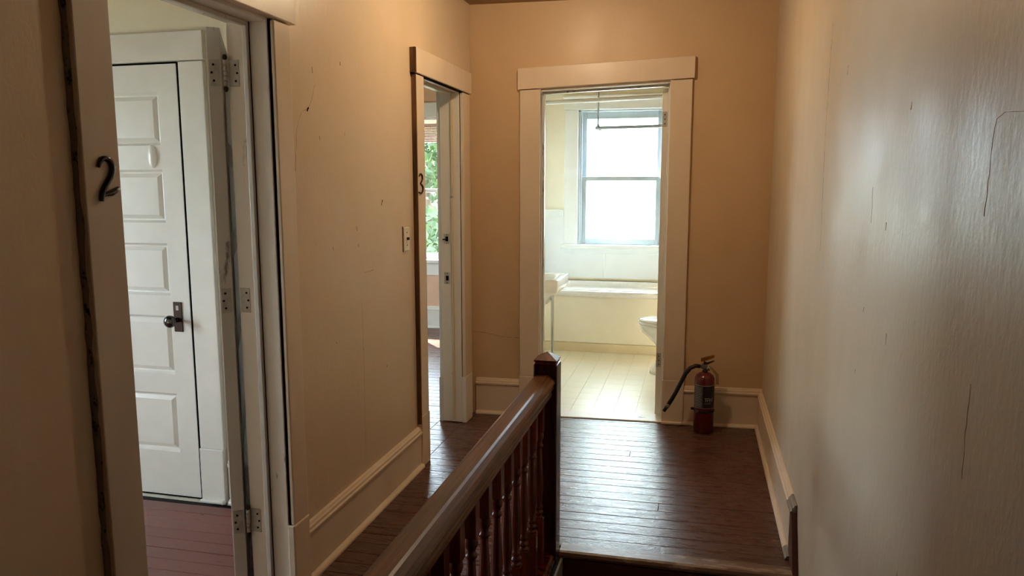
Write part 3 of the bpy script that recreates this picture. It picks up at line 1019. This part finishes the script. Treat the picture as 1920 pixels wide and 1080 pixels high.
# ------------------------------------------------------------------ numerals and switch
NXF = CX + .0


def stroke(pts, rad, x, flat=.55):
    P = [Vector((x, a, b)) for a, b in pts]
    fine, rads = [], []
    n = len(P)
    for i in range(n - 1):
        p0_, p1, p2, p3 = P[max(i - 1, 0)], P[i], P[i + 1], P[min(i + 2, n - 1)]
        for k in range(4):
            t = k / 4
            fine.append(.5 * ((2 * p1) + (-p0_ + p2) * t + (2 * p0_ - 5 * p1 + 4 * p2 - p3) * t * t + (-p0_ + 3 * p1 - 3 * p2 + p3) * t ** 3))
            rads.append(rad[i] * (1 - t) + rad[i + 1] * t)
    fine.append(P[-1])
    rads.append(rad[-1])
    return fine, rads


num = thing('house_number', (CX, 1.493, 1.41), 'shiny black metal numeral 2 on the near door casing', 'numeral')
f_, r_ = stroke([(1.464, 1.493), (1.470, 1.505), (1.479, 1.513), (1.492, 1.513), (1.501, 1.507), (1.506, 1.494), (1.502, 1.476), (1.490, 1.460), (1.476, 1.443), (1.469, 1.429), (1.466, 1.415)],
                [.003, .005, .0064, .007, .0072, .007, .007, .0068, .0066, .0062, .005], CX + .004)
MB().tube(f_, r_, 10).build('curved_stroke', 'black_metal', num)
f_, r_ = stroke([(1.468, 1.426), (1.480, 1.431), (1.497, 1.434), (1.510, 1.439), (1.522, 1.446)], [.0036, .0052, .0078, .0074, .004], CX + .004)
MB().tube(f_, r_, 10).build('foot_stroke', 'black_metal', num)
num = thing('house_number', (CX, 3.545, 1.41), 'slim dark brown metal numeral 3 on the far door casing', 'numeral')
f_, r_ = stroke([(3.523, 1.497), (3.541, 1.508), (3.562, 1.502), (3.566, 1.484), (3.550, 1.468), (3.536, 1.461)], [.003, .0042, .0042, .0045, .004, .0025], CX + .003)
MB().tube(f_, r_, 10).build('upper_stroke', 'brown_metal', num)
f_, r_ = stroke([(3.536, 1.461), (3.556, 1.456), (3.572, 1.442), (3.567, 1.424), (3.544, 1.413), (3.517, 1.419)], [.0025, .004, .0046, .0046, .0042, .003], CX + .003)
MB().tube(f_, r_, 10).build('lower_stroke', 'brown_metal', num)

sw = thing('light_switch', (LX1, 3.398, 1.195), 'ivory toggle light switch beside the far doorway in the left wall', 'switch')
box(LX1, LX1 + .007, 3.362, 3.434, 1.138, 1.252).build('plate', 'ivory', sw, bevel=.003)
box(LX1, LX1 + .0025, 3.356, 3.364, 1.134, 1.256).build('plate_gap', 'bare_wood', sw)
box(LX1 + .007, LX1 + .020, 3.393, 3.403, 1.190, 1.203).build('toggle', 'brown_metal', sw, bevel=.002)
mb = MB()
for z in (1.165, 1.226):
    screw(mb, (LX1 + .007, 3.398, z), 'x', .003)
mb.build('screws', 'brown_metal', sw, kind='stuff')

# ------------------------------------------------------------------ fire extinguisher
EX, EY = .073, 4.445
fe = thing('fire_extinguisher', (EX, EY, 0), 'red fire extinguisher with black hose standing in the corner by the baseboard', 'extinguisher')
R_ = .0575
MB().lathe([(.050, 0), (R_, .006), (R_, .318), (R_ * .97, .332), (R_ * .84, .347), (R_ * .55, .358), (.016, .362), (.014, .366)], (EX, EY, 0), 32).build('cylinder', 'red', fe)


def on_can(a, z, d=.0006):
    """a in degrees, 0 faces the camera side, positive to the right"""
    t = math.radians(a - 90)
    return (EX + (R_ + d) * math.cos(t), EY + (R_ + d) * math.sin(t), z)


def can_patch(a0, a1, z0, z1, d, n=14):
    m = MB()
    ri = [[on_can(a0 + (a1 - a0) * i / n, z, d) for i in range(n + 1)] for z in (z0, z1)]
    m.loft(ri, True, False, False)
    return m


can_patch(-66, -8, .158, .290, .0008).build('label_panel', 'label_grey', fe)['label'] = 'grey printed panel of the label'
lb2 = can_patch(-8, 78, .158, .290, .0008).build('label_panel', 'label_black', fe)
lb2['label'] = 'black printed panel of the label'
can_patch(-68, 80, .290, .293, .0009).build('label_border', 'label_ink', fe)
can_patch(-68, 80, .1555, .158, .0009).build('label_border', 'label_ink', fe)
mb = MB()
for k in range(12):
    z = .166 + k * .0100
    e = random.uniform(-20, -13)
    o_ = can_patch(-60, e, z, z + .0022, .0012, 6)
    mb.add(o_.v, o_.f)
mb.build('fine_print', 'label_ink', fe, kind='stuff')['label'] = 'rows of tiny pale print on the grey panel'
mb = MB()
for a0, a1, z0, z1 in ((2, 30, .216, .219), (6, 9, .196, .216), (15, 18, .196, .214), (15, 26, .205, .208), (30, 33, .190, .216), (26, 44, .209, .2115), (38, 41, .196, .214), (44, 56, .216, .219), (47, 50, .197, .216), (2, 40, .184, .186)):
    o_ = can_patch(a0, a1, z0, z1, .0012, 4)
    mb.add(o_.v, o_.f)
mb.build('pale_marks', 'label_ink', fe, kind='stuff')
MB().lathe([(R_ + .0015, .128), (R_ + .003, .130), (R_ + .003, .139), (R_ + .0015, .141)], (EX, EY, 0), 28, cap=False).build('strap', 'rubber', fe)
c = on_can(-38, .135, .004)
box(c[0] - .010, c[0] + .006, c[1] - .006, c[1] + .004, .127, .145).build('strap_buckle', 'chrome', fe, bevel=.002)
c = on_can(-82, .138, .006)
box(c[0] - .012, c[0] + .012, c[1] - .008, c[1] + .002, .133, .147).build('strap_end', 'rubber', fe, bevel=.002)
MB().lathe([(.016, .360), (.016, .372), (.011, .376), (.011, .384)], (EX, EY, 0), 16).build('neck_ring', 'rubber', fe)
vb = MB().box(EX - .020, EX + .014, EY - .013, EY + .013, .382, .412).build('valve', 'chrome', fe, bevel=.004)
MB().box(EX - .034, EX - .018, EY - .010, EY + .010, .385, .405).build('hose_fitting', 'chrome', fe, bevel=.003)
hd = MB()
hd.loft([[(EX - .026, EY - .010, .424), (EX - .026, EY + .010, .424), (EX - .026, EY + .010, .444), (EX - .026, EY - .010, .444)],
         [(EX + .004, EY - .010, .432), (EX + .004, EY + .010, .432), (EX + .004, EY + .010, .455), (EX + .004, EY - .010, .455)],
         [(EX + .050, EY - .008, .452), (EX + .050, EY + .008, .452), (EX + .050, EY + .008, .468), (EX + .050, EY - .008, .468)]], False)
hd.build('squeeze_lever', 'brass', fe, bevel=.003)
cl = MB()
cl.loft([[(EX - .010, EY - .008, .408), (EX - .010, EY + .008, .408), (EX - .010, EY + .008, .428), (EX - .010, EY - .008, .428)],
         [(EX + .012, EY - .008, .408), (EX + .012, EY + .008, .408), (EX + .012, EY + .008, .420), (EX + .012, EY - .008, .420)],
         [(EX + .050, EY - .007, .430), (EX + .050, EY + .007, .430), (EX + .050, EY + .007, .435), (EX + .050, EY - .007, .435)]], False)
cl.build('carry_handle', 'brown_metal', fe, bevel=.002)
MB().lathe([(.010, 0), (.012, -.006), (.012, -.012), (.004, -.014)], (EX + .020, EY - .010, .388), 14, 'y').build('pressure_gauge', 'chrome', fe)
hp, hr = stroke([(0, 0), (1, 0)], [1, 1], 0)
path = [(EX - .030, EY, .395), (EX - .055, EY - .006, .398), (EX - .085, EY - .012, .384), (EX - .112, EY - .018, .350), (EX - .135, EY - .022, .300), (EX - .160, EY - .026, .245), (EX - .185, EY - .030, .195), (EX - .207, EY - .034, .158)]
P = [Vector(p) for p in path]
MB().tube(path, .0125, 12).build('hose', 'rubber', fe)
e0 = P[-1]
dr = (P[-1] - P[-2]).normalized()
nz = MB().tube([e0 - dr * .006, e0 + dr * .016], .0135, 12).build('hose_ferrule', 'grey_wood', fe)
MB().tube([e0 + dr * .014, e0 + dr * .046], [.0115, .0095], 12).build('nozzle', 'rubber', fe)
MB().add([(EX + .020, EY - .012, .402), (EX + .030, EY - .012, .404), (EX + .078, EY + .006, .352), (EX + .081, EY + .006, .290), (EX + .062, EY - .004, .293), (EX + .060, EY - .004, .345)] +
         [(EX + .020, EY - .0112, .402), (EX + .030, EY - .0112, .404), (EX + .078, EY + .0068, .352), (EX + .081, EY + .0068, .290), (EX + .062, EY - .0032, .293), (EX + .060, EY - .0032, .345)],
         [(0, 1, 2, 3, 4, 5), (11, 10, 9, 8, 7, 6)] + [(i, (i + 1) % 6, 6 + (i + 1) % 6, 6 + i) for i in range(6)]).build('paper_tag', 'tag', fe)

# ------------------------------------------------------------------ bathroom
tw = thing('trim_1', (-.7, 7.19, .5), 'white wainscot panels and rail around the bathtub wall', 'wainscot', None, 'structure')
box(LX0, -1.256, 7.176, 7.199, 1.153, 1.20).build('chair_rail', 'bath_white', tw, bevel=.004)
box(LX0, -1.256, 7.168, 7.199, 1.20, 1.220).build('chair_rail_cap', 'bath_white', tw, bevel=.005)
box(LX0, -1.256, 7.190, 7.199, .56, 1.153).build('panel', 'bath_white', tw)
box(-1.256, -.868, 7.190, 7.199, .56, .80).build('panel', 'bath_white', tw)
box(-.852, RX, 7.190, 7.199, .56, .80).build('panel', 'bath_white', tw)
box(-.870, -.850, 7.186, 7.199, .56, .80).build('joint_strip', 'bath_white', tw, bevel=.003)
box(LX0, RX, 7.183, 7.199, .543, .562).build('joint_strip', 'tan', tw, bevel=.004)
box(LX0, LX0 + .008, 5.0, 7.19, .56, 1.153).build('panel', 'bath_white', tw)

TXa, TXb, TYa, TYb, TZ = LX0 + .004, RX - .004, 6.40, 7.182, .542
tub = thing('bathtub', (-.55, 6.8, 0), 'white bathtub built in behind a cream front panel', 'bathtub')


def rrect(cx, cy, hx, hy, r, z, n=8):
    out = []
    for sx, sy, a0 in ((1, 1, 0), (-1, 1, 90), (-1, -1, 180), (1, -1, 270)):
        for k in range(n + 1):
            a = math.radians(a0 + 90 * k / n)
            out.append((cx + sx * (hx - r) + r * math.cos(a), cy + sy * (hy - r) + r * math.sin(a), z))
    return out


cx, cy, hx, hy = (TXa + TXb) / 2, (TYa + TYb) / 2, (TXb - TXa) / 2, (TYb - TYa) / 2
cxi = cx + .06
rg = [rrect(cx, cy, hx, hy, .02, .492), rrect(cx, cy, hx, hy, .02, .528), rrect(cx, cy, hx - .006, hy - .006, .02, .538), rrect(cx, cy, hx - .014, hy - .014, .02, TZ),
      rrect(cxi, cy, hx - .16, hy - .075, .22, TZ), rrect(cxi, cy, hx - .175, hy - .09, .21, TZ - .008), rrect(cxi, cy, hx - .19, hy - .105, .20, TZ - .05),
      rrect(cxi, cy, hx - .24, hy - .14, .18, .20), rrect(cxi, cy, hx - .30, hy - .19, .14, .15)]
MB().loft(rg, True, True).build('basin', 'china', tub)
box(TXa, TXb, 6.425, 6.45, .082, .492).build('front_panel', 'bath_panel', tub, bevel=.003)
box(TXa, TXb, 6.418, 6.45, .0, .079).build('panel_base', 'tan', tub, bevel=.003)

sk_ = thing('sink', (-1.24, 5.6, 0), 'white wall-hung china sink on a chrome leg at the left of the bathroom', 'sink')
SX0, SX1, SY0, SY1, SZ = LX0 + .002, -.978, 5.36, 5.835, .762
rg = [rrect((SX0 + SX1) / 2, (SY0 + SY1) / 2, .15, .14, .05, SZ - .20), rrect((SX0 + SX1) / 2 - .01, (SY0 + SY1) / 2, .20, .19, .05, SZ - .13),
      rrect((SX0 + SX1) / 2 - .002, (SY0 + SY1) / 2, (SX1 - SX0) / 2 - .004, (SY1 - SY0) / 2 - .004, .02, SZ - .098), rrect((SX0 + SX1) / 2, (SY0 + SY1) / 2, (SX1 - SX0) / 2, (SY1 - SY0) / 2, .02, SZ - .086),
      rrect((SX0 + SX1) / 2, (SY0 + SY1) / 2, (SX1 - SX0) / 2, (SY1 - SY0) / 2, .02, SZ - .006), rrect((SX0 + SX1) / 2, (SY0 + SY1) / 2, (SX1 - SX0) / 2 - .006, (SY1 - SY0) / 2 - .006, .02, SZ),
      rrect((SX0 + SX1) / 2 + .02, (SY0 + SY1) / 2, (SX1 - SX0) / 2 - .075, (SY1 - SY0) / 2 - .045, .08, SZ - .004), rrect((SX0 + SX1) / 2 + .02, (SY0 + SY1) / 2, (SX1 - SX0) / 2 - .095, (SY1 - SY0) / 2 - .06, .08, SZ - .03),
      rrect((SX0 + SX1) / 2 + .02, (SY0 + SY1) / 2, .10, .10, .06, SZ - .13)]
MB().loft(rg, True, True).build('basin', 'china', sk_)
box(SX0, SX0 + .022, SY0, SY1, SZ - .004, SZ + .11).build('backsplash', 'china', sk_, bevel=.008)
for y in (5.60,):
    MB().lathe([(.016, 0), (.016, .010), (.0125, .014), (.0125, SZ - .115), (.017, SZ - .110), (.017, SZ - .095)], (-1.062, y, 0), 14).build('leg', 'chrome', sk_)
for y in (SY0 + .14, SY1 - .14):
    MB().lathe([(.02, 0), (.016, .03), (.024, .05), (.020, .07), (.001, .072)], (SX0 + .06, y, SZ - .002), 12).build('tap', 'chrome', sk_)

tl = thing('toilet', (-.05, 5.80, 0), 'white toilet partly hidden by the open bathroom door', 'toilet')
TCY = 5.80


def oval(cx, rx, ry, z, sq=0.0, n=28):
    return [(cx + rx * math.cos(2 * math.pi * i / n), TCY + ry * math.sin(2 * math.pi * i / n), z) for i in range(n)]


MB().loft([oval(-.10, .225, .105, 0), oval(-.10, .222, .102, .03), oval(-.09, .185, .09, .11), oval(-.09, .165, .09, .18), oval(-.10, .20, .12, .25), oval(-.13, .262, .165, .33), oval(-.14, .270, .178, .375), oval(-.14, .268, .176, .388)]).build('bowl', 'china', tl)
MB().loft([oval(-.143, .275, .182, .391), oval(-.143, .281, .187, .398), oval(-.143, .278, .184, .411)]).build('seat', 'china', tl)
MB().loft([oval(-.143, .270, .178, .414), oval(-.143, .276, .183, .422), oval(-.143, .262, .172, .434), oval(-.143, .20, .12, .440)]).build('lid', 'china', tl)
tk = MB().loft([rrect(.285, TCY, .10, .22, .03, .40), rrect(.285, TCY, .11, .24, .03, .74)], True).build('tank', 'china', tl)
MB().loft([rrect(.285, TCY, .115, .25, .03, .741), rrect(.285, TCY, .118, .252, .03, .765), rrect(.285, TCY, .09, .22, .03, .775)], True).build('tank_lid', 'china', tk)
MB().loft([rrect(.12, TCY, .08, .10, .03, .26), rrect(.20, TCY, .10, .12, .03, .40)], True).build('tank_shelf', 'china', tl)

cr = thing('curtain_rod', (-.45, 6.42, 1.93), 'thin grey metal shower curtain rod hung from the ceiling before the window', 'curtain rod')
MB().tube([(-.858, 6.42, 1.932), (RX, 6.42, 1.945)], .013, 12).build('rod', 'grey_metal', cr)
MB().tube([(-.836, 6.42, 1.94), (-.836, 6.42, CEIL)], .0075, 10).build('hanger', 'grey_metal', cr)
MB().lathe([(.012, 1.925), (.016, 1.933), (.012, 1.952), (.008, 1.962)], (-.836, 6.42, 0), 12).build('elbow', 'grey_metal', cr)
MB().tube([(-.846, 6.42, 1.932), (-.846, 7.2, 1.932)], .0095, 10).build('return_rod', 'grey_metal', cr)
ur = thing('upper_rod', (-.5, 6.0, 2.12), 'thick white bar spanning the bathroom above the window', 'rod')
MB().tube([(LX0, 6.0, 2.098), (RX, 6.0, 2.148)], .0165, 14).build('bar', 'bath_white', ur)
for x, z, a, b in ((LX0, 2.098, 0, .012), (RX, 2.148, -.012, 0)):
    MB().lathe([(.030, a), (.030, b)], (x, 6.0, z), 16, 'x').build('socket', 'bath_white', ur)

# ------------------------------------------------------------------ ceiling lamp that warms the upper hall
LP = (-.62, 3.35)
lampo = thing('ceiling_lamp', (LP[0], LP[1], CEIL), 'warm glass ceiling lamp just above the hall', 'lamp')
MB().lathe([(.065, 0), (.062, -.018), (.035, -.026)], (LP[0], LP[1], CEIL), 20).build('base', 'brass', lampo)
MB().lathe([(.03, -.022), (.055, -.040), (.072, -.070), (.068, -.100), (.040, -.124), (.001, -.130)], (LP[0], LP[1], CEIL), 20).build('globe', 'lamp', lampo)

# ------------------------------------------------------------------ outside
tag(box(-60, 60, -30, 90, -3.3, -3.2).build('ground', 'grass', None, (0, 0, 0)), 'green ground outside the windows', 'ground', None, 'structure')


def tree(x, y, h, label, n=5200):
    t = thing('tree', (x, y, -3.2), label, 'tree')
    MB().tube([(x, y, -3.2), (x + .1, y, -1), (x, y + .1, h * .55)], [.22, .17, .07], 10).build('trunk', 'bark', t)
    m = MB()
    rnd = random.Random(int(x * 10))
    cl_ = [(rnd.gauss(0, 1.0), rnd.gauss(0, 1.0), rnd.uniform(-1.8, 1.9), rnd.uniform(.5, 1.0)) for _ in range(26)]
    for _ in range(n):
        c = rnd.choice(cl_)
        d = Vector((rnd.gauss(0, 1), rnd.gauss(0, 1), rnd.gauss(0, 1))).normalized() * c[3] * rnd.uniform(.6, 1)
        p = Vector((x + c[0], y + c[1], h * .5 + c[2])) + d
        a = Vector((rnd.gauss(0, 1), rnd.gauss(0, 1), rnd.gauss(0, 1))).normalized()
        b = a.orthogonal().normalized()
        s = rnd.uniform(.08, .15)
        m.add([p - a * s, p + b * s * .5, p + a * s, p - b * s * .5], [(0, 1, 2, 3)])
    m.build('foliage', 'leaf', t, kind='stuff')


tree(-5.6, 15.0, 3.2, 'leafy green tree just outside the window of the room marked 3')
tree(-8.2, 21.0, 4.6, 'second leafy tree standing behind the first outside that window')
